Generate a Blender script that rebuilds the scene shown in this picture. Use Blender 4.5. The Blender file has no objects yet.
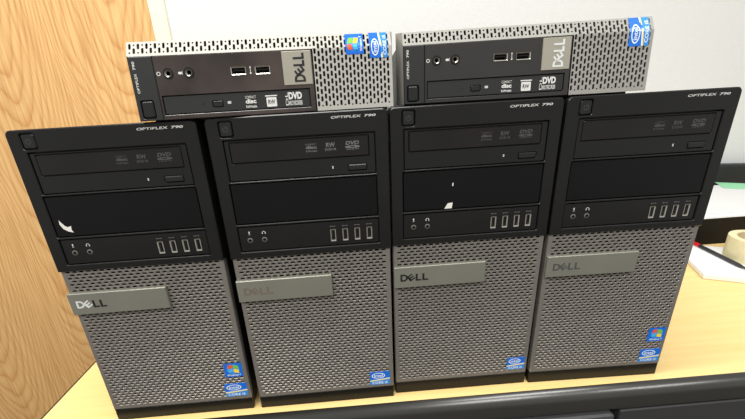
import bpy, math, random
from mathutils import Vector, Euler
from mathutils.geometry import tessellate_polygon

S = 0.001                       # everything below is written in millimetres
scene = bpy.context.scene
col = scene.collection
rnd = random.Random(7)

# ------------------------------------------------------------------ camera
cd = bpy.data.cameras.new('camera')
cam = bpy.data.objects.new('camera', cd)
col.objects.link(cam)
cd.sensor_width = 36.0
cd.lens = 350.0 / 745.0 * 36.0
cd.shift_x = 14.5 / 745.0
cd.shift_y = 18.5 / 745.0
cd.clip_start = 0.01
cd.clip_end = 50
cam.location = (-48.55 * S, -360.09 * S, 364.47 * S)
cam.rotation_euler = Euler((1.2313, 0.0562, -0.0526), 'XYZ')
scene.camera = cam

# ------------------------------------------------------------------ world, lamps, exposure
world = bpy.data.worlds.new('world')
scene.world = world
world.use_nodes = True
bg = world.node_tree.nodes['Background']
bg.inputs[0].default_value = (1.0, 0.985, 0.96, 1)
bg.inputs[1].default_value = 0.52

def area(name, loc, size, power, rot=(0, 0, 0), colr=(1.0, 0.985, 0.95)):
    ld = bpy.data.lights.new(name, 'AREA')
    ld.shape = 'RECTANGLE'
    ld.size, ld.size_y = size
    ld.energy = power
    ld.color = colr
    o = bpy.data.objects.new(name, ld)
    o.location = loc
    o.rotation_euler = rot
    col.objects.link(o)
    return o

area('ceiling_light', (-0.3, -0.08, 1.9), (1.2, 0.28), 28)
area('ceiling_light', (-0.85, -1.35, 1.9), (1.2, 0.55), 40)
area('ceiling_light', (1.1, -1.45, 1.9), (1.2, 0.55), 28)

scene.view_settings.view_transform = 'Standard'
scene.view_settings.look = 'None'
scene.view_settings.gamma = 1.0
scene.view_settings.use_curve_mapping = False
scene.view_settings.exposure = 0.08

# ------------------------------------------------------------------ materials
def srgb(r, g, b):
    def f(c):
        c /= 255.0
        return c / 12.92 if c <= 0.04045 else ((c + 0.055) / 1.055) ** 2.4
    return (f(r), f(g), f(b), 1)

def new_mat(name):
    m = bpy.data.materials.new(name)
    m.use_nodes = True
    nt = m.node_tree
    return m, nt, nt.nodes['Principled BSDF']

def mat(name, rgb, rough=0.5, metal=0.0, noise=0.0, nscale=40.0, bump=0.0, bscale=300.0, spec=0.5, stretch=None):
    m, nt, b = new_mat(name)
    b.inputs['Base Color'].default_value = srgb(*rgb)
    b.inputs['Roughness'].default_value = rough
    b.inputs['Metallic'].default_value = metal
    b.inputs['Specular IOR Level'].default_value = spec
    tc = nt.nodes.new('ShaderNodeTexCoord')
    src = tc.outputs['Object']
    if stretch:
        mp = nt.nodes.new('ShaderNodeMapping')
        mp.inputs['Scale'].default_value = stretch
        nt.links.new(src, mp.inputs[0])
        src = mp.outputs[0]
    if noise:
        n = nt.nodes.new('ShaderNodeTexNoise')
        n.inputs['Scale'].default_value = nscale
        n.inputs['Detail'].default_value = 4
        nt.links.new(src, n.inputs['Vector'])
        r = nt.nodes.new('ShaderNodeMapRange')
        r.inputs['From Min'].default_value = 0.3
        r.inputs['From Max'].default_value = 0.7
        r.inputs['To Min'].default_value = 1 - noise
        r.inputs['To Max'].default_value = 1 + noise
        nt.links.new(n.outputs['Fac'], r.inputs['Value'])
        mx = nt.nodes.new('ShaderNodeVectorMath')
        mx.operation = 'SCALE'
        mx.inputs[0].default_value = srgb(*rgb)[:3]
        nt.links.new(r.outputs[0], mx.inputs['Scale'])
        nt.links.new(mx.outputs[0], b.inputs['Base Color'])
    if bump:
        n2 = nt.nodes.new('ShaderNodeTexNoise')
        n2.inputs['Scale'].default_value = bscale
        n2.inputs['Detail'].default_value = 3
        nt.links.new(src, n2.inputs['Vector'])
        bp = nt.nodes.new('ShaderNodeBump')
        bp.inputs['Strength'].default_value = bump
        bp.inputs['Distance'].default_value = 0.001
        nt.links.new(n2.outputs['Fac'], bp.inputs['Height'])
        nt.links.new(bp.outputs[0], b.inputs['Normal'])
    return m

M = {}
M['bezel'] = mat('black_bezel_plastic', (21, 21, 20), 0.3, noise=0.12, nscale=18, bump=0.08, bscale=1500, spec=0.35)
M['bay'] = mat('black_bay_plastic', (19, 19, 19), 0.26, noise=0.1, nscale=25, spec=0.4)
M['tray'] = mat('dark_tray_plastic', (26, 23, 22), 0.22, noise=0.2, nscale=14, spec=0.35)
M['blank'] = mat('black_blank_plastic', (12, 12, 13), 0.3, noise=0.15, nscale=20, spec=0.22)
M['button'] = mat('button_plastic', (27, 28, 28), 0.3, spec=0.4)
M['case'] = mat('black_case_paint', (30, 30, 30), 0.5)
M['hole'] = mat('dark_interior', (7, 7, 7), 0.8)
M['grille'] = mat('grey_grille_paint', (139, 134, 127), 0.38, metal=0.5, noise=0.06, nscale=30)
M['base'] = mat('glossy_base_plastic', (14, 13, 13), 0.3, spec=0.3)
M['badge'] = mat('grey_badge_metal', (140, 140, 128), 0.38, metal=0.45, noise=0.04, nscale=20)
M['badge_light'] = mat('light_badge_metal', (162, 158, 144), 0.42, metal=0.3)
M['silver'] = mat('silver_bezel_paint', (177, 175, 167), 0.5, metal=0.1)
M['silver_shaded'] = mat('shaded_silver_bezel_paint', (152, 151, 144), 0.5, metal=0.1)  # same silver paint, darkened to stand for the dimmer light on the right unit
M['chrome'] = mat('connector_metal', (200, 197, 186), 0.28, metal=0.9)
M['jack'] = mat('dull_jack_metal', (150, 147, 140), 0.3, metal=0.9)
M['mark'] = mat('white_print', (215, 215, 210), 0.5)
M['markdim'] = mat('grey_print', (105, 104, 102), 0.5)
M['markbay'] = mat('faint_print', (72, 70, 68), 0.5)
M['black_print'] = mat('black_print', (22, 24, 24), 0.4)
M['dull_print'] = mat('dull_print', (112, 100, 88), 0.5)
M['grey_letter'] = mat('grey_letter_print', (78, 80, 76), 0.45)
M['silver_letter'] = mat('silver_letter', (212, 214, 212), 0.4)
M['white_flake'] = mat('white_scuff', (232, 228, 222), 0.6)
M['led'] = mat('led_lens', (190, 195, 190), 0.3)
M['panel_worn_reflect'] = mat('worn_panel_painted_reflections', (58, 50, 46), 0.16, noise=0.6, nscale=14, bump=0.05, bscale=90)  # brown blotches paint in reflections on the gloss, along with dust and wear
M['panel_dark'] = mat('dark_panel_plastic', (40, 39, 37), 0.38, noise=0.08, nscale=20)
M['side_dark'] = mat('button_strip_plastic', (30, 31, 31), 0.42)
M['blue'] = mat('sticker_blue', (18, 108, 214), 0.25)
M['blue_dark'] = mat('sticker_dark_blue', (12, 60, 150), 0.25)
M['blue_light'] = mat('sticker_light_blue', (50, 140, 222), 0.25)
M['st_white'] = mat('sticker_white', (225, 238, 245), 0.3)
M['st_red'] = mat('sticker_red', (232, 90, 50), 0.3)
M['st_green'] = mat('sticker_green', (120, 195, 60), 0.3)
M['st_yellow'] = mat('sticker_yellow', (250, 215, 50), 0.3)
M['st_cyan'] = mat('sticker_cyan', (70, 180, 235), 0.3)
M['rubber'] = mat('rubber', (22, 22, 22), 0.8)
M['band'] = mat('black_edge_band', (38, 38, 35), 0.3, noise=0.05, nscale=30, spec=0.9)
M['drawer'] = mat('charcoal_drawer_plastic', (50, 51, 52), 0.5, bump=0.1, bscale=900)
M['drawer_light'] = mat('grey_drawer_plastic', (72, 72, 74), 0.45, bump=0.1, bscale=900)
M['frame'] = mat('cream_frame_paint', (240, 238, 214), 0.45)
M['wall'] = mat('wall_covering', (224, 226, 225), 0.75, noise=0.015, nscale=60, bump=0.35, bscale=140, stretch=(1, 1, 2.0))
M['floor'] = mat('floor_carpet', (95, 90, 84), 0.9, noise=0.2, nscale=200)
M['paper'] = mat('white_paper', (240, 240, 238), 0.7)
M['paper_grey'] = mat('offwhite_paper', (222, 222, 220), 0.7)
M['paper_green'] = mat('green_paper', (150, 215, 170), 0.7)
M['pen_red'] = mat('red_pen_plastic', (220, 30, 45), 0.35)
M['pen_black'] = mat('dark_pen_plastic', (42, 42, 46), 0.35)
M['tape'] = mat('masking_tape_paper', (222, 212, 170), 0.7, noise=0.05, nscale=60)
M['card'] = mat('tape_core_card', (196, 180, 140), 0.8)
M['box_black'] = mat('black_tray_plastic', (8, 8, 10), 0.4, spec=0.15)
M['case_grey'] = mat('soft_black_case', (26, 30, 30), 0.6, noise=0.25, nscale=12)

def laminate():
    m, nt, b = new_mat('maple_laminate')
    tc = nt.nodes.new('ShaderNodeTexCoord')
    mp = nt.nodes.new('ShaderNodeMapping')
    mp.inputs['Scale'].default_value = (1.2, 22, 8)
    nt.links.new(tc.outputs['Object'], mp.inputs[0])
    n = nt.nodes.new('ShaderNodeTexNoise')
    n.inputs['Scale'].default_value = 6
    n.inputs['Detail'].default_value = 6
    n.inputs['Distortion'].default_value = 0.3
    nt.links.new(mp.outputs[0], n.inputs['Vector'])
    cr = nt.nodes.new('ShaderNodeValToRGB')
    cr.color_ramp.elements[0].position = 0.3
    cr.color_ramp.elements[0].color = srgb(238, 203, 132)
    cr.color_ramp.elements[1].position = 0.7
    cr.color_ramp.elements[1].color = srgb(244, 213, 146)
    nt.links.new(n.outputs['Fac'], cr.inputs[0])
    nt.links.new(cr.outputs[0], b.inputs['Base Color'])
    b.inputs['Roughness'].default_value = 0.4
    return m
M['laminate'] = laminate()

def oak():
    m, nt, b = new_mat('oak_door_veneer')
    L = nt.links.new
    tc = nt.nodes.new('ShaderNodeTexCoord')
    # cathedral figure: U-shaped arches repeated across the veneer leaves
    def math_(op, a_, b_=None, c_=None):
        nd = nt.nodes.new('ShaderNodeMath'); nd.operation = op
        for i_, v_ in enumerate((a_, b_, c_)):
            if v_ is None: continue
            if isinstance(v_, (int, float)): nd.inputs[i_].default_value = v_
            else: L(v_, nd.inputs[i_])
        return nd.outputs[0]
    sx = nt.nodes.new('ShaderNodeSeparateXYZ')
    L(tc.outputs['Object'], sx.inputs[0])
    mp = nt.nodes.new('ShaderNodeMapping')
    mp.inputs['Scale'].default_value = (6.0, 1.0, 1.6)
    L(tc.outputs['Object'], mp.inputs[0])
    n = nt.nodes.new('ShaderNodeTexNoise')
    n.inputs['Scale'].default_value = 1.0
    n.inputs['Detail'].default_value = 3
    L(mp.outputs[0], n.inputs['Vector'])
    wob = math_('SUBTRACT', n.outputs['Fac'], 0.5)
    xs_ = math_('ADD', sx.outputs[0], math_('MULTIPLY', wob, 0.10))
    u = math_('WRAP', math_('ADD', xs_, 0.62), 0.17, -0.17)
    u2 = math_('MULTIPLY', math_('MULTIPLY', u, u), 26.0)
    ph = math_('ADD', math_('SUBTRACT', sx.outputs[2], u2), math_('MULTIPLY', wob, 0.5))
    fr = nt.nodes.new('ShaderNodeMath'); fr.operation = 'FRACT'
    L(math_('MULTIPLY', ph, 13.0), fr.inputs[0])
    c1 = nt.nodes.new('ShaderNodeValToRGB')
    e = c1.color_ramp.elements
    e[0].position = 0.0; e[0].color = srgb(226, 173, 108)
    e[1].position = 1.0; e[1].color = srgb(226, 174, 109)
    for p, c in ((0.12, (233, 183, 119)), (0.45, (240, 195, 131)), (0.8, (236, 189, 125)), (0.93, (218, 162, 98))):
        x = e.new(p); x.color = srgb(*c)
    L(fr.outputs[0], c1.inputs[0])
    # fine pores
    mp2 = nt.nodes.new('ShaderNodeMapping')
    mp2.inputs['Scale'].default_value = (230, 60, 4.5)
    L(tc.outputs['Object'], mp2.inputs[0])
    n2 = nt.nodes.new('ShaderNodeTexNoise')
    n2.inputs['Scale'].default_value = 1.0
    n2.inputs['Detail'].default_value = 5
    L(mp2.outputs[0], n2.inputs['Vector'])
    c2 = nt.nodes.new('ShaderNodeValToRGB')
    c2.color_ramp.elements[0].position = 0.32
    c2.color_ramp.elements[0].color = srgb(205, 190, 172)
    c2.color_ramp.elements[1].position = 0.6
    c2.color_ramp.elements[1].color = (1, 1, 1, 1)
    L(n2.outputs['Fac'], c2.inputs[0])
    mx = nt.nodes.new('ShaderNodeMix'); mx.data_type = 'RGBA'; mx.blend_type = 'MULTIPLY'
    mx.inputs[0].default_value = 0.6
    L(c1.outputs[0], mx.inputs[6]); L(c2.outputs[0], mx.inputs[7])
    L(mx.outputs[2], b.inputs['Base Color'])
    b.inputs['Roughness'].default_value = 0.5
    return m
M['oak'] = oak()

# ------------------------------------------------------------------ mesh helpers (x = across, z = up, y = away from the viewer)
def rrect(u0, z0, u1, z1, r=1.0, n=4):
    rs = r if isinstance(r, (list, tuple)) else (r, r, r, r)      # bl, br, tr, tl
    pts = []
    for (cu, cz, a0, rr) in ((u0, z0, 180, rs[0]), (u1, z0, 270, rs[1]), (u1, z1, 0, rs[2]), (u0, z1, 90, rs[3])):
        ru = cu + (rr if cu == u0 else -rr)
        rz = cz + (rr if cz == z0 else -rr)
        for k in range(n + 1):
            a = math.radians(a0 + 90 * k / n)
            pts.append((ru + rr * math.cos(a), rz + rr * math.sin(a)))
    return pts

def circ(cu, cz, r, n=16, rz=None):
    rz = r if rz is None else rz
    return [(cu + r * math.cos(2 * math.pi * k / n), cz + rz * math.sin(2 * math.pi * k / n)) for k in range(n)]

def grow(loop, d):
    """Offset a counter-clockwise loop outwards by d (inwards when negative)."""
    out = []
    n = len(loop)
    for i in range(n):
        a, b, c = Vector(loop[i - 1]), Vector(loop[i]), Vector(loop[(i + 1) % n])
        e1, e2 = (b - a), (c - b)
        if e1.length < 1e-6: e1 = e2
        if e2.length < 1e-6: e2 = e1
        e1.normalize(); e2.normalize()
        nrm = Vector((e1.y + e2.y, -e1.x - e2.x))
        if nrm.length < 1e-6: nrm = Vector((e1.y, -e1.x))
        nrm.normalize()
        k = nrm.dot(Vector((e1.y, -e1.x)))
        p = b + nrm * (d / max(k, 0.5))
        out.append((p.x, p.y))
    return out

class MB:
    def __init__(self, warp=None):
        self.v, self.f, self.m, self.warp = [], [], [], warp
    def vert(self, x, y, z):
        self.v.append((x, y, z)); return len(self.v) - 1
    def face(self, ids, mi=0):
        self.f.append(tuple(ids)); self.m.append(mi)
    def quad(self, pts, mi=0):
        self.face([self.vert(*p) for p in pts], mi)
    def ring(self, la, ya, lb, yb, mi=0):
        A = [self.vert(u, ya, z) for u, z in la]
        B = [self.vert(u, yb, z) for u, z in lb]
        n = len(A)
        for i in range(n):
            j = (i + 1) % n
            self.face((A[i], A[j], B[j], B[i]), mi)
    def poly(self, outer, y, holes=(), mi=0):
        loops = [outer] + list(holes)
        tris = tessellate_polygon([[Vector((u, z, 0)) for u, z in l] for l in loops])
        ids = [self.vert(u, y, z) for l in loops for u, z in l]
        for t in tris:
            self.face([ids[i] for i in t], mi)
        return self
    def plate(self, outer, y, depth, bevel=0.6, holes=(), hb=0.5, hdepth=None, back=False, mi=0):
        """Front plate facing the viewer with a chamfer all round and chamfered cut-outs."""
        inner = grow(outer, -bevel) if bevel else outer
        self.poly(inner, y, [grow(h, hb) if hb else h for h in holes], mi)
        if bevel:
            self.ring(outer, y + bevel, inner, y, mi)
        self.ring(outer, y + depth, outer, y + bevel, mi)
        for h in holes:
            if hb: self.ring(grow(h, hb), y, h, y + hb, mi)
            self.ring(h, y + hb, h, y + (hdepth or depth), mi)
        if back: self.poly(outer, y + depth, (), mi)
        return self
    def box(self, x0, x1, y0, y1, z0, z1, mi=0):
        p = [self.vert(x, y, z) for x in (x0, x1) for y in (y0, y1) for z in (z0, z1)]
        for q in ((0, 1, 3, 2), (4, 6, 7, 5), (0, 4, 5, 1), (2, 3, 7, 6), (0, 2, 6, 4), (1, 5, 7, 3)):
            self.face([p[i] for i in q], mi)
        return self
    def bbox(self, x0, x1, y0, y1, z0, z1, b, mi=0):
        """Box with its twelve edges chamfered by b."""
        c = [(x0, x1), (y0, y1), (z0, z1)]
        ids = {}
        for i in (0, 1):
            for j in (0, 1):
                for k in (0, 1):
                    for ax in range(3):
                        p = [c[0][i], c[1][j], c[2][k]]
                        s = (i, j, k)
                        for a in range(3):
                            if a != ax: p[a] += b if s[a] == 0 else -b
                        ids[(i, j, k, ax)] = self.vert(*p)
        for ax in range(3):
            o = [a for a in range(3) if a != ax]
            for s in (0, 1):
                q = []
                for (a, b2) in ((0, 0), (1, 0), (1, 1), (0, 1)):
                    t = [0, 0, 0]; t[ax] = s; t[o[0]] = a; t[o[1]] = b2
                    q.append(ids[(t[0], t[1], t[2], ax)])
                self.face(q, mi)
        for ax in range(3):
            o = [a for a in range(3) if a != ax]
            for a in (0, 1):
                for b2 in (0, 1):
                    q = []
                    for (s, fx) in ((0, o[0]), (1, o[0]), (1, o[1]), (0, o[1])):
                        t = [0, 0, 0]; t[ax] = s; t[o[0]] = a; t[o[1]] = b2
                        q.append(ids[(t[0], t[1], t[2], fx)])
                    self.face(q, mi)
        for i in (0, 1):
            for j in (0, 1):
                for k in (0, 1):
                    self.face([ids[(i, j, k, ax)] for ax in range(3)], mi)
        return self
    def cell(self, u0, u1, z0, z1, slot, y, depth, mi=0, tp=(1, 1)):
        """One rectangle of sheet round one slot (8 points) with the slot's walls."""
        um, zm = (u0 + u1) / 2, (z0 + z1) / 2
        cu = sum(p[0] for p in slot) / 8; cz = sum(p[1] for p in slot) / 8
        out = [(u1, zm), (u1, z1), (um, z1), (u0, z1), (u0, zm), (u0, z0), (um, z0), (u1, z0)]
        O = [self.vert(u, y, z) for u, z in out]
        I = [self.vert(u, y, z) for u, z in slot]
        B = [self.vert(cu + (u - cu) * tp[0], y + depth, cz + (z - cz) * tp[1]) for u, z in slot]
        for i in range(8):
            j = (i + 1) % 8
            self.face((O[i], O[j], I[j], I[i]), mi)
            self.face((I[i], I[j], B[j], B[i]), mi)
    def flat(self, u0, u1, z0, z1, y, mi=0):
        self.quad([(u0, y, z0), (u1, y, z0), (u1, y, z1), (u0, y, z1)], mi)
    def tube(self, pts, r, n=12, mi=0, caps=True):
        rs = r if isinstance(r, (list, tuple)) else [r] * len(pts)
        rings = []
        for i, p in enumerate(pts):
            p = Vector(p)
            d = (Vector(pts[min(i + 1, len(pts) - 1)]) - Vector(pts[max(i - 1, 0)])).normalized()
            a = d.cross(Vector((0, 0, 1)))
            if a.length < 1e-3: a = Vector((1, 0, 0))
            a.normalize(); b = d.cross(a)
            rings.append([self.vert(*(p + rs[i] * (math.cos(2 * math.pi * k / n) * a + math.sin(2 * math.pi * k / n) * b))) for k in range(n)])
        for A, B in zip(rings, rings[1:]):
            for k in range(n):
                j = (k + 1) % n
                self.face((A[k], A[j], B[j], B[k]), mi)
        if caps:
            self.face(rings[0], mi); self.face(rings[-1][::-1], mi)
        return self
    def lathe(self, cx, cy, prof, n=48, mi=0):
        """prof: closed list of (radius, z) turned about the vertical through (cx, cy)."""
        R_ = [[self.vert(cx + r * math.cos(2 * math.pi * k / n), cy + r * math.sin(2 * math.pi * k / n), z) for k in range(n)] for r, z in prof]
        for i in range(len(prof)):
            A, B = R_[i], R_[(i + 1) % len(prof)]
            for k in range(n):
                j = (k + 1) % n
                self.face((A[k], A[j], B[j], B[k]), mi)
        return self
    def text(self, s, u0, z0, u1, z1, y, rot=0, bold=0.0, shear=0.0, mi=0, thick=0.15):
        vs, fs = text_mesh(s, bold, shear)
        ids = []
        for a, b in vs:
            if rot == 90: u, z = u1 - b * (u1 - u0), z0 + a * (z1 - z0)
            else: u, z = u0 + a * (u1 - u0), z0 + b * (z1 - z0)
            ids.append(self.vert(u, y, z))
        for f in fs: self.face([ids[i] for i in f], mi)
        return self
    def build(self, name, mats, parent=None, smooth=False, fix=True):
        if not isinstance(mats, (list, tuple)): mats = [mats]
        me = bpy.data.meshes.new(name)
        w = self.warp
        vs = [(x, (w(x, y, z) if w else y), z) for x, y, z in self.v]
        me.from_pydata([(x * S, y * S, z * S) for x, y, z in vs], [], self.f)
        for m_ in mats: me.materials.append(m_)
        me.polygons.foreach_set('material_index', self.m)
        if smooth: me.polygons.foreach_set('use_smooth', [True] * len(self.f))
        me.update()
        if fix:
            import bmesh
            bm = bmesh.new(); bm.from_mesh(me)
            bmesh.ops.remove_doubles(bm, verts=bm.verts, dist=1e-6)
            bmesh.ops.recalc_face_normals(bm, faces=bm.faces)
            bm.to_mesh(me); bm.free()
        o = bpy.data.objects.new(name, me)
        col.objects.link(o)
        if parent is not None: o.parent = parent
        return o

_tc = {}
def text_mesh(s, bold, shear):
    key = (s, bold, shear)
    if key in _tc: return _tc[key]
    cu = bpy.data.curves.new('t', 'FONT')
    cu.body = s
    cu.offset = bold
    cu.shear = shear
    cu.resolution_u = 3
    o = bpy.data.objects.new('t', cu)
    col.objects.link(o)
    me = bpy.data.meshes.new_from_object(o)
    vs = [(v.co.x, v.co.y) for v in me.vertices]
    fs = [tuple(p.vertices) for p in me.polygons]
    bpy.data.objects.remove(o); bpy.data.meshes.remove(me); bpy.data.curves.remove(cu)
    x0, x1 = min(v[0] for v in vs), max(v[0] for v in vs)
    y0, y1 = min(v[1] for v in vs), max(v[1] for v in vs)
    vs = [((x - x0) / (x1 - x0), (y - y0) / (y1 - y0)) for x, y in vs]
    _tc[key] = (vs, fs)
    return _tc[key]

def thing(name, label, cat, loc, rz=0.0, group=None):
    o = bpy.data.objects.new(name, None)
    o.empty_display_size = 0.05
    col.objects.link(o)
    o.location = [c * S for c in loc]
    o.rotation_euler = (0, 0, rz)
    o['label'] = label; o['category'] = cat
    if group: o['group'] = group
    return o
def tag(o, label, cat, group=None):
    o['label'] = label; o['category'] = cat
    if group: o['group'] = group
    return o
def struct(o):
    o['kind'] = 'structure'
    return o

# ------------------------------------------------------------------ the room
WY = 715.0
FZ = -740.0
struct(MB().box(-479, 2600, WY, WY + 80, FZ, 1950).box(-2600, -1476, WY, WY + 80, FZ, 1950).box(-1476, -479, WY, WY + 80, 1330, 1950)
       .build('wall_back', M['wall']))
struct(MB().box(-2600, 2600, -2600, WY, FZ - 20, FZ).build('floor', M['floor']))
door = struct(MB().bbox(-1433, -523, WY + 6, WY + 46, FZ + 6, 1290, 1).build('door_1', M['oak']))
fr = MB()
fr.bbox(-520, -479, WY - 10, WY + 30, FZ, 1330, 2)
fr.bbox(-1476, -1435, WY - 10, WY + 30, FZ, 1330, 2)
fr.bbox(-1435, -520, WY - 10, WY + 30, 1292, 1330, 2)
fr.box(-1476, -479, WY + 48, WY + 60, FZ, 1330)
struct(fr.build('trim_1', M['frame']))
struct(MB().bbox(-477, 2600, WY - 10, WY, FZ, FZ + 90, 2).build('baseboard_back', M['box_black']))

# ------------------------------------------------------------------ the desk
desk = thing('desk', 'maple laminate desk with black rounded edge band, carrying the row of computers', 'desk', (0, 0, FZ))
Z0 = -FZ
def dz(mb):
    mb.v = [(x, y, z + Z0) for x, y, z in mb.v]; return mb
DX0, DX1, DY0, DY1 = -464, 1500, -11, 690
dz(MB().box(DX0, DX1, DY0, DY1, -30, 0)).build('tabletop', M['laminate'], desk)
# black bullnose along the front, thin strips on the other edges
prof = [(0, 0.2)]
for k in range(7):
    a = math.radians(90 - 15 * k)
    prof.append((-0.5 - 12.5 * math.cos(a), -13 + 13.2 * math.sin(a)))
prof += [(-13.0, -24)]
for k in range(5):
    a = math.radians(-22.5 * k)
    prof.append((-2.0 - 11 * math.cos(a), -26 + 11 * math.sin(a)))
prof += [(0, -37)]
mb = MB()
xs = (DX0 - 3, DX1 + 3)
A = [mb.vert(xs[0], DY0 + y, z) for y, z in prof]
B = [mb.vert(xs[1], DY0 + y, z) for y, z in prof]
for i in range(len(prof)):
    j = (i + 1) % len(prof)
    mb.face((A[i], A[j], B[j], B[i]))
mb.face(A); mb.face(B[::-1])
eb = dz(mb).build('edge_band', M['band'], desk)
for p in eb.data.polygons: p.use_smooth = len(p.vertices) == 4
mb = MB().bbox(DX0 - 3, DX0, DY0, DY1, -32, 0.3, 0.4).bbox(DX1, DX1 + 3, DY0, DY1, -32, 0.3, 0.4).bbox(DX0 - 3, DX1 + 3, DY1, DY1 + 3, -32, 0.3, 0.4)
dz(mb).build('edge_strip', M['band'], desk)
dz(MB().box(-445, -420, 20, 660, FZ, -30)).build('side_panel', M['drawer'], desk)
dz(MB().box(1440, 1465, 20, 660, FZ, -30)).build('side_panel', M['drawer'], desk)
dz(MB().box(-420, 1440, 620, 640, -500, -30)).build('back_panel', M['drawer'], desk)
dz(MB().plate(rrect(-150, -180, 288, -39.5, 7), -24, 22, 2.5, back=True).box(-130, 280, -2, 400, -170, -48)).build('drawer', M['drawer_light'], desk)
dz(MB().plate(rrect(296, -420, 900, -37.5, 3), -21, 20, 1.5, back=True).box(320, 880, -1, 500, -410, -42)).build('drawer', M['drawer'], desk)

# ------------------------------------------------------------------ small printed pieces shared by both kinds of computer
def dell(mb, u0, z0, u1, z1, y, rot=0, mis=(0, 0, 0, 0)):
    """The four letters of the maker's mark, the E tipped on its corner."""
    def put(ch, a0, a1, b0, b1, tilt, mi):
        vs, fs = text_mesh(ch, 0.035, 0)
        ca, sa = math.cos(tilt), math.sin(tilt)
        ca0, cb0 = (a0 + a1) / 2, (b0 + b1) / 2
        W_, H_ = (u1 - u0, z1 - z0) if rot == 0 else (z1 - z0, u1 - u0)
        ids = []
        for a, b in vs:
            x = (a0 + a * (a1 - a0) - ca0) * W_
            z = (b0 + b * (b1 - b0) - cb0) * H_
            x, z = x * ca - z * sa, x * sa + z * ca
            x += ca0 * W_; z += cb0 * H_
            if rot == 90: u, zz = u1 - z, z0 + x
            else: u, zz = u0 + x, z0 + z
            ids.append(mb.vert(u, y, zz))
        for f in fs: mb.face([ids[i] for i in f], mi)
    put('D', 0.0, 0.27, 0, 1, 0, mis[0])
    put('E', 0.27, 0.50, 0.08, 0.92, math.radians(36), mis[1])
    put('L', 0.55, 0.75, 0, 1, 0, mis[2])
    put('L', 0.79, 1.0, 0, 1, 0, mis[3])

def sticker(kind, rect, y, parent, warp=None, rot=0):
    u0, z0, u1, z1 = rect
    def P(a, b):                    # sticker's own upright square -> the face
        if rot == 90: a, b = 1 - b, a
        return u0 + a * (u1 - u0), z0 + b * (z1 - z0)
    base = MB(warp)
    N = 8
    for i in range(N):
        for j in range(N):
            q = [P(a / N, b / N) for a, b in ((i, j), (i + 1, j), (i + 1, j + 1), (i, j + 1))]
            base.quad([(u, y - 0.25, z) for u, z in q], 1 if (kind == 'intel' and j < 3) else 0)
    rim = rrect(u0, z0, u1, z1, 0.01, 1)
    base.ring(rim, y, rim, y - 0.25)
    art = MB(warp)
    def shape(pts, mi, lift=0.4):
        c = (sum(p[0] for p in pts) / len(pts), sum(p[1] for p in pts) / len(pts))
        cc = P(*c); ci = art.vert(cc[0], y - lift, cc[1])
        ids = [art.vert(P(*p)[0], y - lift, P(*p)[1]) for p in pts]
        for i in range(len(ids)): art.face((ci, ids[i], ids[(i + 1) % len(ids)]), mi)
    def words(s, a0, b0, a1, b1, mi):
        vs, fs = text_mesh(s, 0.02, 0)
        ids = []
        for a, b in vs:
            u, z = P(a0 + a * (a1 - a0), b0 + b * (b1 - b0)); ids.append(art.vert(u, y - 0.5, z))
        for f in fs: art.face([ids[i] for i in f], mi)
    if kind == 'windows':
        ms = [M['blue'], M['blue']]
        am = [M['st_cyan'], M['st_red'], M['st_green'], M['st_yellow'], M['st_white'], M['blue_light']]
        shape(circ(0.5, 0.58, 0.36, 20), 5, 0.32)
        def pane(a0, b0, a1, b1, mi):
            w = lambda a: 0.05 * math.sin((a - 0.2) * 7)
            shape([(a0, b0 + w(a0)), ((a0 + a1) / 2, b0 + w((a0 + a1) / 2)), (a1, b0 + w(a1)), (a1, b1 + w(a1)), ((a0 + a1) / 2, b1 + w((a0 + a1) / 2)), (a0, b1 + w(a0))], mi, 0.45)
        pane(0.22, 0.60, 0.48, 0.86, 1); pane(0.52, 0.60, 0.80, 0.86, 2)
        pane(0.22, 0.31, 0.48, 0.56, 0); pane(0.52, 0.31, 0.80, 0.56, 3)
        words('Windows 7', 0.12, 0.08, 0.88, 0.22, 4)
    else:
        ms = [M['blue'], M['blue_light']]
        am = [M['st_white'], M['blue_dark'], M['st_yellow']]
        shape([(0, 0.36), (0.5, 0.42), (1, 0.5), (1, 0.44), (0.5, 0.36), (0, 0.3)], 0, 0.36)
        shape([(0, 0.31), (0.5, 0.37), (1, 0.45), (1, 0.40), (0.5, 0.32), (0, 0.26)], 2, 0.42)
        n = 24
        for k in range(n):
            a, b = 2 * math.pi * k / n, 2 * math.pi * (k + 1) / n
            q = [(0.42 + 0.34 * math.cos(a), 0.7 + 0.22 * math.sin(a)), (0.42 + 0.34 * math.cos(b), 0.7 + 0.22 * math.sin(b)),
                 (0.42 + 0.29 * math.cos(b), 0.7 + 0.17 * math.sin(b)), (0.42 + 0.29 * math.cos(a), 0.7 + 0.17 * math.sin(a))]
            art.face([art.vert(P(*p)[0], y - 0.45, P(*p)[1]) for p in q], 0)
        words('intel', 0.2, 0.6, 0.64, 0.82, 0)
        words('CORE i5', 0.1, 0.06, 0.88, 0.24, 0)
    o = base.build('sticker', ms, parent, fix=False)
    art.build('emblem', am, o, fix=False)
    return o

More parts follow.
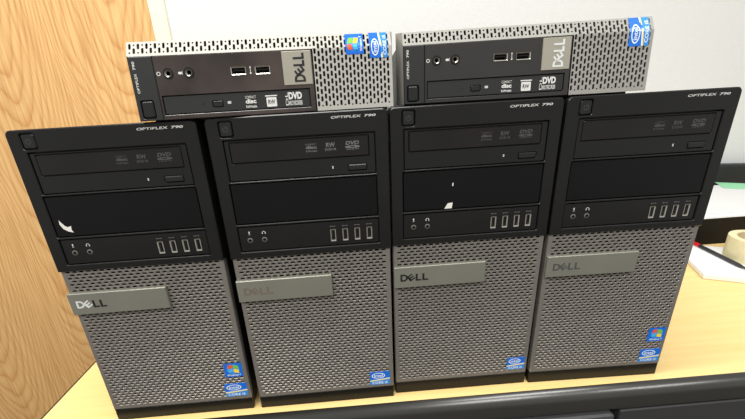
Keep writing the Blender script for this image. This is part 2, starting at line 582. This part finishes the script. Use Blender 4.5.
def disc_mark(mb, kind, u0, z0, u1, z1, y, mi=0):
    """The small format marks printed on a disc drive."""
    w, h = u1 - u0, z1 - z0
    if kind == 0:
        mb.text('COMPACT', u0, z1 - 0.22 * h, u1, z1, y, mi=mi)
        mb.text('disc', u0, z0 + 0.36 * h, u1, z0 + 0.74 * h, y, bold=0.04, mi=mi)
        mb.text('ReWritable', u0, z0, u1, z0 + 0.22 * h, y, bold=0.02, mi=mi)
    elif kind == 1:
        mb.text('RW', u0 + 0.1 * w, z0 + 0.45 * h, u1 - 0.1 * w, z1, y, bold=0.03, mi=mi)
        mb.text('DVD+R', u0, z0, u1, z0 + 0.32 * h, y, bold=0.02, mi=mi)
    else:
        mb.poly(circ(u0 + w / 2, z0 + 0.34 * h, w / 2, 24, 0.16 * h), y, [circ(u0 + w / 2, z0 + 0.34 * h, w / 6, 12, 0.06 * h)], mi)
        mb.text('DVD', u0 + 0.05 * w, z0 + 0.56 * h, u1 - 0.05 * w, z1, y, bold=0.04, shear=0.2, mi=mi)
        mb.text('MULTI', u0 + 0.1 * w, z0, u1 - 0.1 * w, z0 + 0.14 * h, y, bold=0.02, mi=mi)

# ------------------------------------------------------------------ tower computers
TF = -2.2                                   # front of the upper bezel
def twarp(x, y, z):                         # the upper bezel leans out a little towards its top
    if z > 215 and y < 9.5: return y - 1.4 * (z - 215) / 145.0
    if z <= 213.4 and y < 6: return y + 2.8 * (213.4 - z) / 195.0
    return y
USB_U = (112.8, 125.8, 138.8, 151.8)
JACK_U = (24.2, 39.4)
meshes = {}

def slot8(cu, cz, w, h):
    a, b = w / 2, h / 2
    c = min(a, b) * 0.6
    if w > h:
        return [(cu + a, cz), (cu + a - c, cz + b), (cu, cz + b), (cu - a + c, cz + b), (cu - a, cz), (cu - a + c, cz - b), (cu, cz - b), (cu + a - c, cz - b)]
    return [(cu + a, cz), (cu + a, cz + b - c), (cu, cz + b), (cu - a, cz + b - c), (cu - a, cz), (cu - a, cz - b + c), (cu, cz - b), (cu + a, cz - b + c)]

def tower(label, x, y, rz, spec):
    t = thing('tower_computer', label, 'computer', (x, y, 0), rz, 'tower computers standing side by side on the desk')
    def part(key, name, make, mats, parent, **kw):
        if key not in meshes:
            o = make().build(name, mats, parent, **kw); meshes[key] = o.data
        else:
            o = bpy.data.objects.new(name, meshes[key]); col.objects.link(o); o.parent = parent
        return o
    def case():
        mb = MB()
        mb.bbox(2, 173, 10, 417, 7, 356.5, 1.0)
        for fx in (20, 155):
            for fy in (40, 380): mb.box(fx - 8, fx + 8, fy - 10, fy + 10, 0, 7.2)
        return mb
    part('case', 'case', case, M['case'], t)
    pw = rrect(12.4, 341.2, 25.7, 356.4, 2.2)
    bay = rrect(14, 297.5, 162, 338.6, 1.2)
    blank = rrect(12.6, 252, 162.4, 295.6, 1.2)
    io = rrect(12.6, 221, 162.6, 249.8, 1.2)
    def bez():
        mb = MB(twarp)
        mb.plate(rrect(0, 213.5, 175, 359.8, (0.8, 0.8, 5, 5)), TF, 12.2, 1.0, [pw, bay, blank, io], 0.7, 5.0)
        mb.poly(rrect(1, 216, 174, 358.5, 3), TF + 5.0)
        mb.poly(rrect(1, 215.05, 174, 358.5, 1), TF + 12.0)
        mb.quad([(0.5, TF + 1, 213.5), (174.5, TF + 1, 213.5), (174.5, 9.4, 213.5), (0.5, 9.4, 213.5)])
        return mb
    bz = part('bez', 'upper_bezel', bez, M['bezel'], t)
    part('mname', 'lettering', lambda: MB(twarp).text('OPTIPLEX', 120, 353.0, 149, 355.3, TF - 0.12, bold=0.01, shear=0.15).text('790', 152, 353.0, 163, 355.3, TF - 0.12, bold=0.02, shear=0.15), M['mark'], bz, fix=False)
    # power button
    pb = part('pb', 'power_button', lambda: MB(twarp).plate(rrect(13.2, 342.2, 24.9, 355.7, 2.0), TF + 0.1, 4.8, 0.9), M['button'], t)
    def sym():
        mb = MB(twarp); n = 20
        for k in range(2, n - 1):
            a, b = math.radians(90 + 18 * k), math.radians(90 + 18 * (k + 1))
            q = [(19 + r_ * math.cos(w_), TF - 0.05, 349 + r_ * math.sin(w_)) for r_, w_ in ((2.6, a), (2.6, b), (2.1, b), (2.1, a))]
            mb.quad(q)
        mb.flat(18.75, 19.25, 349.2, 352, TF - 0.05)
        return mb
    part('sym', 'power_symbol', sym, M['markbay'], pb, fix=False)
    # optical drive
    od = part('od', 'optical_drive', lambda: MB(twarp).plate(rrect(14.8, 298.3, 161.2, 337.8, 0.8), TF + 1.2, 3.8, 0.4,
              [rrect(19.2, 315.6, 155.6, 336.4, 0.8), rrect(133.6, 301.6, 152.6, 308.4, 0.8)], 0.3, 2.5).poly(rrect(15.5, 299, 160.5, 337, 0.5), TF + 3.7), M['bay'], t)
    part('tr', 'disc_tray', lambda: MB(twarp).plate(rrect(19.7, 316.2, 155.1, 335.9, 0.8), TF + 0.7, 2.9, 0.7), M['tray'], od)
    part('ej', 'eject_button', lambda: MB(twarp).plate(rrect(134.2, 302.1, 152.1, 307.9, 0.7), TF + 0.3, 3.3, 0.8), M['button'], od)
    part('ld', 'indicator_light', lambda: MB(twarp).plate(rrect(117.4, 304.7, 118.8, 307.4, 0.4), TF + 0.9, 0.6, 0.2), M['led'], od)
    for i, (a, b, c, d) in enumerate(((93, 322.8, 104, 331), (112, 323, 123, 330.8), (131.5, 322.6, 146.5, 331.2))):
        def dm(i=i, a=a, b=b, c=c, d=d):
            mb = MB(twarp); disc_mark(mb, i, a, b, c, d, TF + 0.55); return mb
        part('dm%d' % i + spec['marks'], 'disc_logo', dm, M[spec['marks']], od, fix=False)
    # blank bay cover
    def blk():
        mb = MB(twarp)
        mb.plate(rrect(13.4, 252.8, 161.6, 294.9, 0.8), TF + 0.8, 4.2, 0.6); return mb
    bl = part('blk', 'drive_bay_cover', blk, M['blank'], t)
    # front ports
    jk = [circ(u, 234.2, 2.6, 16) for u in JACK_U]
    us = [rrect(u - 3.1, 226.4, u + 3.1, 240.4, 0.6) for u in USB_U]
    pp = part('pp', 'port_panel', lambda: MB(twarp).plate(rrect(13.2, 221.7, 162, 249.1, 0.8), TF + 1.4, 3.4, 0.5, jk + us, 0.2, 9.0), M['bay'], t)
    for i, u in enumerate(JACK_U):
        def jack(u=u):
            mb = MB(twarp)
            mb.ring(circ(u, 234.2, 2.9), TF + 1.0, circ(u, 234.2, 1.7), TF + 0.7); mb.ring(circ(u, 234.2, 2.9), TF + 1.5, circ(u, 234.2, 2.9), TF + 1.0)
            mb.ring(circ(u, 234.2, 1.7), TF + 0.7, circ(u, 234.2, 1.7), TF + 7)
            mb.poly(circ(u, 234.2, 1.7), TF + 6.5, mi=1)
            return mb
        part('jack%d' % i, 'audio_jack', jack, [M['jack'], M['hole']], pp)
        def ic(i=i, u=u):
            mb = MB(twarp)
            if i == 0:
                mb.poly(rrect(u - 0.6, 241.6, u + 0.6, 244.2, 0.5), TF + 1.3); mb.flat(u - 0.9, u + 0.9, 240.4, 240.9, TF + 1.3)
            else:
                n = 10
                for k in range(n):
                    a, b = math.pi * k / n, math.pi * (k + 1) / n
                    mb.quad([(u + r_ * math.cos(w_), TF + 1.3, 241.8 + r_ * math.sin(w_)) for r_, w_ in ((1.9, a), (1.9, b), (1.4, b), (1.4, a))])
                mb.flat(u - 2.0, u - 1.1, 240.6, 242.2, TF + 1.3); mb.flat(u + 1.1, u + 2.0, 240.6, 242.2, TF + 1.3)
            return mb
        part('ic%d' % i, 'port_icon', ic, M['mark'], pp, fix=False)
    for i, u in enumerate(USB_U):
        def usb(u=u):
            mb = MB(twarp)
            o_, i_ = rrect(u - 3.0, 226.5, u + 3.0, 240.3, 0.6), rrect(u - 1.9, 227.9, u + 1.9, 239.1, 0.4)
            mb.ring(o_, TF + 0.9, i_, TF + 1.3); mb.ring(o_, TF + 4, o_, TF + 0.9); mb.ring(i_, TF + 1.3, i_, TF + 9)
            mb.poly(i_, TF + 8.5, mi=1)
            mb.box(u - 1.6, u + 0.2, TF + 2.0, TF + 8.4, 228.2, 238.6, mi=1)
            return mb
        part('usb%d' % i, 'usb_port', usb, [M['chrome'], M['hole']], pp)
        def ui(u=u):
            mb = MB(twarp)
            mb.flat(u - 2.2, u + 2.0, 243.2, 243.7, TF + 1.3)
            mb.poly(circ(u - 2.2, 243.45, 0.7, 8), TF + 1.3); mb.poly([(u + 1.8, 242.7), (u + 3.0, 243.45), (u + 1.8, 244.2)], TF + 1.3)
            return mb
        part('ui%d' % i, 'port_icon', ui, M['markdim'], pp, fix=False)
    # perforated lower front
    def gr():
        mb = MB(twarp)
        u0, u1, z0, z1 = 4.5, 170.5, 21.0, 213.5
        P, Q = 7.2, 3.8
        rows = int((z1 - z0) / Q)
        z0 = z1 - rows * Q
        for r in range(rows):
            b0, b1 = z1 - (r + 1) * Q, z1 - r * Q
            off = 0 if r % 2 == 0 else P / 2
            n = int((u1 - u0 - off) / P)
            a = u0 + off
            if off: mb.flat(u0, a, b0, b1, 0)
            for k in range(n):
                mb.cell(a + k * P, a + (k + 1) * P, b0, b1, slot8(a + (k + 0.5) * P, (b0 + b1) / 2, 5.5, 3.0), 0, 0.85, 0, (0.9, 0.58))
            if a + n * P < u1 - 0.01: mb.flat(a + n * P, u1, b0, b1, 0)
        # solid margins and returns
        mb.flat(2, u0, 19, 215, 0); mb.flat(u1, 173, 19, 215, 0)
        mb.flat(u0, u1, 19, z0, 0); mb.flat(u0, u1, z1, 215, 0)
        for a, b in ((1, 2), (174, 173)):
            mb.quad([(a, 1, 18.5), (b, 0, 19), (b, 0, 215), (a, 1, 215)])
            mb.quad([(a, 1, 18.5), (a, 9.9, 18.5), (a, 9.9, 215), (a, 1, 215)])
        mb.quad([(1, 1, 18.5), (174, 1, 18.5), (173, 0, 19), (2, 0, 19)])
        return mb
    g = part('gr', 'perforated_grille', gr, M['grille'], t, fix=False)
    part('gb', 'grille_backing', lambda: MB().box(2.5, 172.5, 7.0, 9.8, 19, 214.5), M['hole'], g)
    part('base', 'base', lambda: MB().plate(rrect(1, 0, 174, 18.2, 0.6), 3.4, 6.6, 0.8, back=True).box(3, 172, 10, 30, 0, 7), M['base'], t)
    bd = part('badge', 'badge', lambda: MB(twarp).plate(rrect(1.0, 161, 107, 187.6, 0.6), -4.2, 4.2, 0.7, back=True), M['badge'], t)
    mb = MB(twarp); dell(mb, 8.3, 169.6, 40.3, 178.6, -4.35, mis=spec['mis'])
    lt = mb.build('lettering', spec['letters'], bd, fix=False)
    if spec.get('ltlabel'): lt['label'] = spec['ltlabel']
    for k, r in spec['stickers']: 
        s_ = sticker(k, r, 0, t, twarp)
        s_['label'] = 'square blue sticker with a four-coloured flag' if k == 'windows' else 'blue processor sticker with an oval emblem'
    for pts in spec.get('scuffs', ()):
        s_ = MB(twarp)
        s_.poly(pts, TF + 0.65)
        o = s_.build('scuff', M['white_flake'], t, fix=False)
        o['label'] = 'white chip scratched into the black plastic'
    return t

tower('black and grey tower computer at the far left, white scratch above its audio jacks',
      -359.5, -5.4, 0.0053, dict(marks='markbay', letters=[M['silver_letter'], M['black_print']], mis=(0, 0, 1, 1), ltlabel='half worn maker lettering, part silver and part black',
      stickers=[('windows', (147.5, 54, 169.5, 74.5)), ('intel', (143, 23.4, 170.6, 43.6))],
      scuffs=[[(20, 271), (19.4, 266.5), (21.5, 261.5), (26, 258.2), (30.5, 257), (29.3, 260), (30, 264), (26.5, 263), (24, 264.5), (21.5, 268)]]))
tower('black and grey tower computer second from left, faded brownish badge lettering, one blue sticker',
      -176.7, -5.1, 0.0036, dict(marks='markdim', letters=[M['dull_print']], mis=(0, 0, 0, 0), ltlabel='faded brown maker lettering',
      stickers=[('intel', (144, 22.6, 169.3, 43))]))
tower('black and grey tower computer third from left, crisp black badge lettering, one blue sticker',
      0, 0, -0.0007, dict(marks='markbay', letters=[M['black_print']], mis=(0, 0, 0, 0),
      stickers=[('intel', (147, 24.8, 170.3, 43.6))],
      scuffs=[[(57.5, 253.2), (65.5, 253.2), (66.5, 259.6), (61, 259)], [(65.2, 277.8), (66.4, 277.8), (66.6, 281), (65.4, 281)]]))
tower('black and grey tower computer at the far right, beside the white notepad, two blue stickers',
      177.5, -1.3, -0.0188, dict(marks='markbay', letters=[M['grey_letter']], mis=(0, 0, 0, 0),
      stickers=[('windows', (148.5, 55.5, 170.3, 75.5)), ('intel', (144.6, 23, 171, 43.2))]))

# ------------------------------------------------------------------ the two flat computers on top
def uwarp(x, y, z):
    k = max(0.0, min(1.0, (20 - y) / 10.0))
    return y + k * (0.07 * z + 0.45 * max(0.0, z - 53))
def small(label, x, y, rz, spec):
    t = thing('flat_computer', label, 'computer', (x, y, 356.5), rz, 'flat silver computers lying on top of the towers')
    w = lambda a, b, c: uwarp(a, b, c)
    OFF = spec['off']; K = (427.6 - 356.5 - OFF) / 65.0
    def mbn(): return MB(w)
    def bld(mb, name, mats, parent, **kw):
        # the warp works in the unit's own height, then everything is lifted on to its feet
        mb.v = [(a, w(a, b, c), c * K + OFF) for a, b, c in mb.v]
        mb.warp = None
        return mb.build(name, mats, parent, **kw)
    c = MB().bbox(3, 235.5, 24, 240, (1.2 - OFF) / K, 64.5, 0.8)
    c.warp = None; c.v = [(a, b, z * K + OFF) for a, b, z in c.v]
    c.build('case', M['case'], t)
    for fx in (25, 212):
        for fy in (45, 220):
            MB().lathe(fx, fy, [(0.01, 0.2), (7, 0.2), (7.5, 1.6), (0.01, 1.6)], 16).build('foot', M['rubber'], t)
    sil = spec['silver']
    b = mbn()
    zt = 64.0
    PC, PR, dep = 3.6, 6.35, 1.2
    def column(k, u, full):
        even = k % 2 == 0
        cuts = []
        lo = 1.8 if full else 53.6
        if even:
            z = zt; first = 5.7
            cuts.append((z - first, z, 's')); z -= first
            while z - PR >= lo: cuts.append((z - PR, z, 's')); z -= PR
        else:
            z = zt; first = 3.4
            cuts.append((z - first, z, 'd')); z -= first
            while z - PR >= lo - 0.01: cuts.append((z - PR, z, 's')); z -= PR
        if z - lo > 2.4: cuts.append((lo, z, 'd'))
        elif z > lo: b.flat(u, u + PC, lo, z, 0)
        for (a0, a1, kd) in cuts:
            cz = (a0 + a1) / 2
            if kd == 's': sl = slot8(u + PC / 2, cz, 2.15, 5.0)
            else: sl = slot8(u + PC / 2, cz, 1.5, 1.7)
            b.cell(u, u + PC, a0, a1, sl, 0, dep)
    # strip above the black panel: 45 columns, then the open grille on the right
    n1 = 45
    for k in range(n1): column(k, 0.9 + k * PC, False)
    ug = 0.9 + n1 * PC
    n2 = 20
    for k in range(n2): column(k + n1, ug + k * PC, True)
    ue = ug + n2 * PC
    b.flat(0, 0.9, 53, zt, 0); b.flat(ue, 237, 53, zt, 0); b.flat(ue, 237, 1, 53, 0)
    b.flat(0, ug, 53, 53.6, 0); b.flat(0, 237, zt, 65, 0); b.flat(ug, ue, 1, 1.8, 0)
    # returns flaring to the back of the bezel
    FLR, BD = 5.0, 25.0
    b.quad([(0, 0, 0.5), (0, 0, 53), (-FLR, BD, 53), (-FLR, BD, 0.5)])
    b.quad([(0, 0, 53), (0, 0, 65), (-FLR, BD, 67), (-FLR, BD, 53)])
    b.quad([(237, 0, 0.5), (237, 0, 53), (237 + FLR, BD, 53), (237 + FLR, BD, 0.5)])
    b.quad([(237, 0, 53), (237, 0, 65), (237 + FLR, BD, 67), (237 + FLR, BD, 53)])
    b.quad([(0, 0, 65), (237, 0, 65), (237 + FLR, BD, 67), (-FLR, BD, 67)])
    b.quad([(0, 0, 0.5), (237, 0, 0.5), (237 + FLR, BD, 0.5), (-FLR, BD, 0.5)])
    b.quad([(-FLR, BD, 0.5), (237 + FLR, BD, 0.5), (237 + FLR, BD, 67), (-FLR, BD, 67)])
    b.quad([(ug, 0, 0.5), (237, 0, 0.5), (237, 0, 1), (ug, 0, 1)])
    bz = bld(b, 'bezel', sil, t, fix=False)
    k = mbn()
    for (a0, a1, b0, b1) in ((1.2, 236, 53.8, 64.3), (161.5, 236, 1.5, 53.8)):
        k.flat(a0, a1, b0, b1, 3.5)
    bld(k, 'grille_backing', M['hole'], bz, fix=False)
    # black end strip with its button
    st = bld(mbn().plate(rrect(0.2, 0.4, 20.8, 52.8, 0.5), -0.6, 6, 0.6, [rrect(3.4, 2.2, 15.2, 17.6, 1.8)], 0.4, 4).poly(rrect(1, 1, 20, 52, 0.5), 3.0), 'button_strip', M['side_dark'], t)
    bld(mbn().plate(rrect(4.2, 3.1, 14.4, 16.9, 1.6), -0.9, 4, 0.9), 'power_button', M['button'], st)
    bld(mbn().text('OPTIPLEX', 3.4, 23.5, 5.6, 39.5, -0.75, rot=90, bold=0.01).text('790', 3.4, 42.5, 5.6, 49, -0.75, rot=90, bold=0.02), 'lettering', M['mark'], st, fix=False)
    # main panel with jacks and usb sockets
    jk = [circ(u, 38.5, 3.0) for u in (32.5, 50.5)]
    us = [rrect(87.2, 34.4, 101, 41.2, 0.6), rrect(108.8, 34.2, 122.8, 41.0, 0.6)]
    pn = bld(mbn().plate(rrect(21.0, 0.4, 161.8, 52.8, 0.6), -0.4, 6, 0.5,
             jk + us + [rrect(23, 4.3, 157.2, 20.6, 0.8), rrect(133.6, 23.4, 161.2, 52.2, 0.3)], 0.25, 3.6).poly(rrect(22, 1, 161, 52, 0.4), 9.5), 'front_panel', spec['panel'], t)
    for i, u in enumerate((32.5, 50.5)):
        mb = mbn()
        o1, o2, o3 = circ(u, 38.5, 4.3, 20), circ(u, 38.5, 3.0, 20), circ(u, 38.5, 1.8, 20)
        mb.ring(o1, -0.4, o1, -1.2); mb.ring(o1, -1.2, o2, -1.2); mb.ring(o2, -1.2, o3, -0.2, 1); mb.ring(o3, -0.2, o3, 8, 2); mb.poly(o3, 7.5, mi=2)
        bld(mb, 'audio_jack', [M['bay'], M['jack'], M['hole']], pn)
        mb = mbn()
        if i == 0:
            mb.poly(circ(u - 8.3, 38.5, 1.7, 14), -0.55, [circ(u - 8.3, 38.5, 1.1, 14)])
        else:
            mb.poly(rrect(u - 9.3, 37.4, u - 6.2, 39.4, 0.8), -0.55); mb.flat(u - 6.0, u - 5.6, 37, 40, -0.55)
        bld(mb, 'port_icon', M['mark'], pn, fix=False)
    for (a0, b0, a1, b1) in ((87.2, 34.4, 101, 41.2), (108.8, 34.2, 122.8, 41.0)):
        mb = mbn()
        o_, i_ = rrect(a0 + 0.1, b0 + 0.1, a1 - 0.1, b1 - 0.1, 0.6), rrect(a0 + 0.9, b0 + 0.9, a1 - 0.9, b1 - 0.9, 0.3)
        mb.ring(o_, -0.9, i_, -0.3); mb.ring(o_, 2.5, o_, -0.9); mb.ring(i_, -0.3, i_, 9); mb.poly(i_, 8.5, mi=1)
        mb.box(a0 + 1.4, a1 - 1.4, 1.5, 8.4, (b0 + b1) / 2 + 0.2, (b0 + b1) / 2 + 1.8, mi=1)
        bld(mb, 'usb_port', [M['chrome'], M['hole']], pn)
    mb = mbn(); mb.flat(104.6, 105.1, 35.8, 40.2, -0.55); mb.poly(circ(104.85, 35.6, 0.8, 8), -0.55); mb.poly([(104, 40), (105.7, 40), (104.85, 41.4)], -0.55)
    bld(mb, 'port_icon', M['mark'], pn, fix=False)
    od = bld(mbn().plate(rrect(23.6, 4.9, 156.6, 20.0, 0.6), 0.2, 4, 0.5, [rrect(66.2, 8.6, 76.2, 14.6, 1.0)], 0.2, 2).poly(rrect(24, 5.5, 156, 19.5, 0.4), 2.2), 'optical_drive', M['side_dark'], t)
    bld(mbn().plate(rrect(66.7, 9.1, 75.7, 14.1, 0.9), -0.1, 2.4, 0.5), 'eject_button', M['button'], od)
    bld(mbn().plate(rrect(80.2, 11.0, 83.4, 13.2, 0.4), 0.0, 0.4, 0.1), 'indicator_light', M['led'], od)
    bld(mbn().poly(circ(58.2, 12.2, 0.8, 10), 0.1), 'eject_hole', M['hole'], od, fix=False)
    for i, (a, b_, c_, d) in enumerate(((96.6, 6.6, 106.4, 16.8), (115, 6.6, 126, 17.2), (133.6, 6.8, 149.2, 18))):
        mb = mbn()
        if i == 0:
            disc_mark(mb, 0, a, b_, c_, d, 0.05)
        elif i == 1:
            mb.poly(rrect(a + 0.8, b_, c_ - 0.8, d - 2.6, 0.8), 0.08); mb.flat(a, c_, d - 1.8, d - 0.8, 0.05)
            mb.text('RW', a + 2.3, b_ + 2.2, c_ - 2.3, d - 4.6, -0.02, bold=0.02, mi=1)
        else:
            mb.text('DVD', a + 3, b_ + 5, c_, d, 0.05, bold=0.05, mi=0)
            mb.text('MULTI RECORDER', a + 3, b_, c_, b_ + 3.8, 0.05, bold=0.02, mi=0)
            mb.text('DL', a, b_, a + 2.4, d, 0.05, rot=90, mi=0)
        bld(mb, 'disc_logo', [M['mark'], M['black_print']], od, fix=False)
    bd = bld(mbn().plate(rrect(133.9, 23.7, 161.0, 52.0, 0.3), -0.6, 4, 0.5), 'badge', spec['badge'], t)
    mb = mbn(); dell(mb, 144.2, 26.2, 154.4, 50.0, -0.8, rot=90, mis=(0, 0, 0, 0))
    bld(mb, 'lettering', spec['letters'], bd, fix=False)
    for kd, (a, b_, c_, d) in spec['stickers']:
        s_ = sticker(kd, (a, b_, c_, d), -0.1, t, None, 90)
        for o in [s_] + list(s_.children):
            for v in o.data.vertices:
                yy, zz = v.co.y / S, v.co.z / S
                v.co.y = w(0, yy, zz) * S; v.co.z = zz * K * S + OFF * S
        s_['label'] = 'square blue sticker with a four-coloured flag, turned sideways' if kd == 'windows' else 'blue processor sticker with an oval emblem, turned sideways'
    return t

small('silver flat computer on the two left towers, worn panel with painted reflections, two blue stickers', -231.3, -13.5, 0.0628,
      dict(off=3.8, silver=M['silver'], panel=M['panel_worn_reflect'], badge=M['badge_light'], letters=M['black_print'],
           stickers=[('windows', (193.6, 47, 210.6, 64.2)), ('intel', (216.2, 43.2, 232.9, 64.6))]))
small('silver flat computer on the two right towers, clean dark panel, one blue sticker', 17.2, 11.0, -0.0681,
      dict(off=4.6, silver=M['silver_shaded'], panel=M['panel_dark'], badge=M['badge_light'], letters=M['silver_letter'],
           stickers=[('intel', (214.5, 40, 233, 64.6))]))

# ------------------------------------------------------------------ things on the right of the desk
# notepad, turned a little
pad = thing('notepad', 'white notepad lying on the desk right of the towers, under the tape roll', 'notepad', (647, 225, 0), math.radians(-27))
MB().bbox(0, 215, 0, 172, 0.3, 1.6, 0.3).build('back_cover', M['card'], pad)
mb = MB()
for i in range(6):
    o_ = rnd.uniform(-0.5, 0.5)
    mb.box(0.5 + o_, 214.5 + o_, 0.5 + o_ * 0.6, 171.5, 1.6 + i * 1.4, 1.6 + (i + 1) * 1.4 - 0.12)
mb.build('paper_stack', M['paper'], pad)
# pen lying on it
a, b = Vector((760, 361, 14.2)), Vector((734, 221, 14.2))
d = (b - a)
pen = thing('pen', 'dark pen with a red end lying across the white notepad, against the tape roll', 'pen', (a.x, a.y, a.z - 4.2))
q = lambda f: tuple(d * f + Vector((0, 0, 4.2)))
MB().tube([q(0.0), q(0.01), q(0.13)], [2.6, 3.9, 4.2]).build('end_cap', M['pen_red'], pen, smooth=False)
MB().tube([q(0.13), q(0.8)], 4.0, 14).build('barrel', M['pen_black'], pen)
MB().tube([q(0.8), q(0.83), q(0.98), q(1.0)], [4.0, 3.9, 1.2, 0.5], 14).build('tip', M['pen_black'], pen)
# roll of masking tape
tp = thing('tape_roll', 'roll of cream masking tape lying flat on the notepad at the right edge', 'tape', (806, 268, 10.0))
MB().lathe(0, 0, [(40, 0), (51.5, 0), (52, 0.6), (52, 47.4), (51.5, 48), (40, 48)], 64).build('tape', M['tape'], tp, smooth=False)
MB().lathe(0, 0, [(38, 0.2), (40, 0.2), (40, 47.6), (38, 47.6)], 64).build('core', M['card'], tp)
# black letter tray with papers
tr = thing('letter_tray', 'glossy black letter tray under a pile of papers, behind the tape roll', 'letter tray', (700, 376, 0))
MB().plate(rrect(0, 0, 440, 66, 5), 0, 4, 1.2, back=True).box(0, 4, 4, 260, 0, 66).box(436, 440, 4, 260, 0, 66).box(0, 440, 256, 260, 0, 66).build('tray_wall', M['box_black'], tr)
MB().box(4, 436, 4, 256, 0, 4).build('tray_floor', M['box_black'], tr)
MB().box(4, 436, 4, 256, 58, 62).build('tray_shelf', M['box_black'], tr)
z = 66.2
sheets = [(0, 0, 0, 'paper_grey', 'bottom sheet of the pile on the black letter tray'), (6, 2, 1.0, 'paper', 'white sheet second from the bottom on the black letter tray'),
          (40, 26, -3, 'paper_grey', 'off-white sheet topmost, set back and askew on the black letter tray')]
for dx, dy, rot, m_, lab in sheets:
    ca, sa = math.cos(math.radians(rot)), math.sin(math.radians(rot))
    s_ = MB().box(0, 425, 0, 246, 0, 1.4).build('paper_sheet', M[m_])
    s_.location = ((704 + dx) * S, (376 + dy) * S, z * S); s_.rotation_euler = (0, 0, math.radians(rot))
    tag(s_, lab, 'paper', 'sheets on the letter tray'); z += 1.9
s_ = MB().box(0, 260, 0, 80, 0, 1.0).build('green_card', M['paper_green'])
s_.location = (1065 * S, 592 * S, z * S); s_.rotation_euler = (0, 0, math.radians(-32))
tag(s_, 'pale green card lying at the back of the paper pile', 'paper')
# soft black case standing behind, against the wall
mb = MB()
pts = [(0, 0), (520, 0), (520, 70), (500, 104), (440, 112), (300, 118), (150, 126), (70, 128), (20, 118), (0, 96)]
mb.plate(pts, 0, 34, 5, back=True)
cb = mb.build('laptop_sleeve', M['case_grey'])
cb.location = (930 * S, 668 * S, 0)
tag(cb, 'dark grey padded sleeve leaning on the wall behind the papers', 'sleeve')
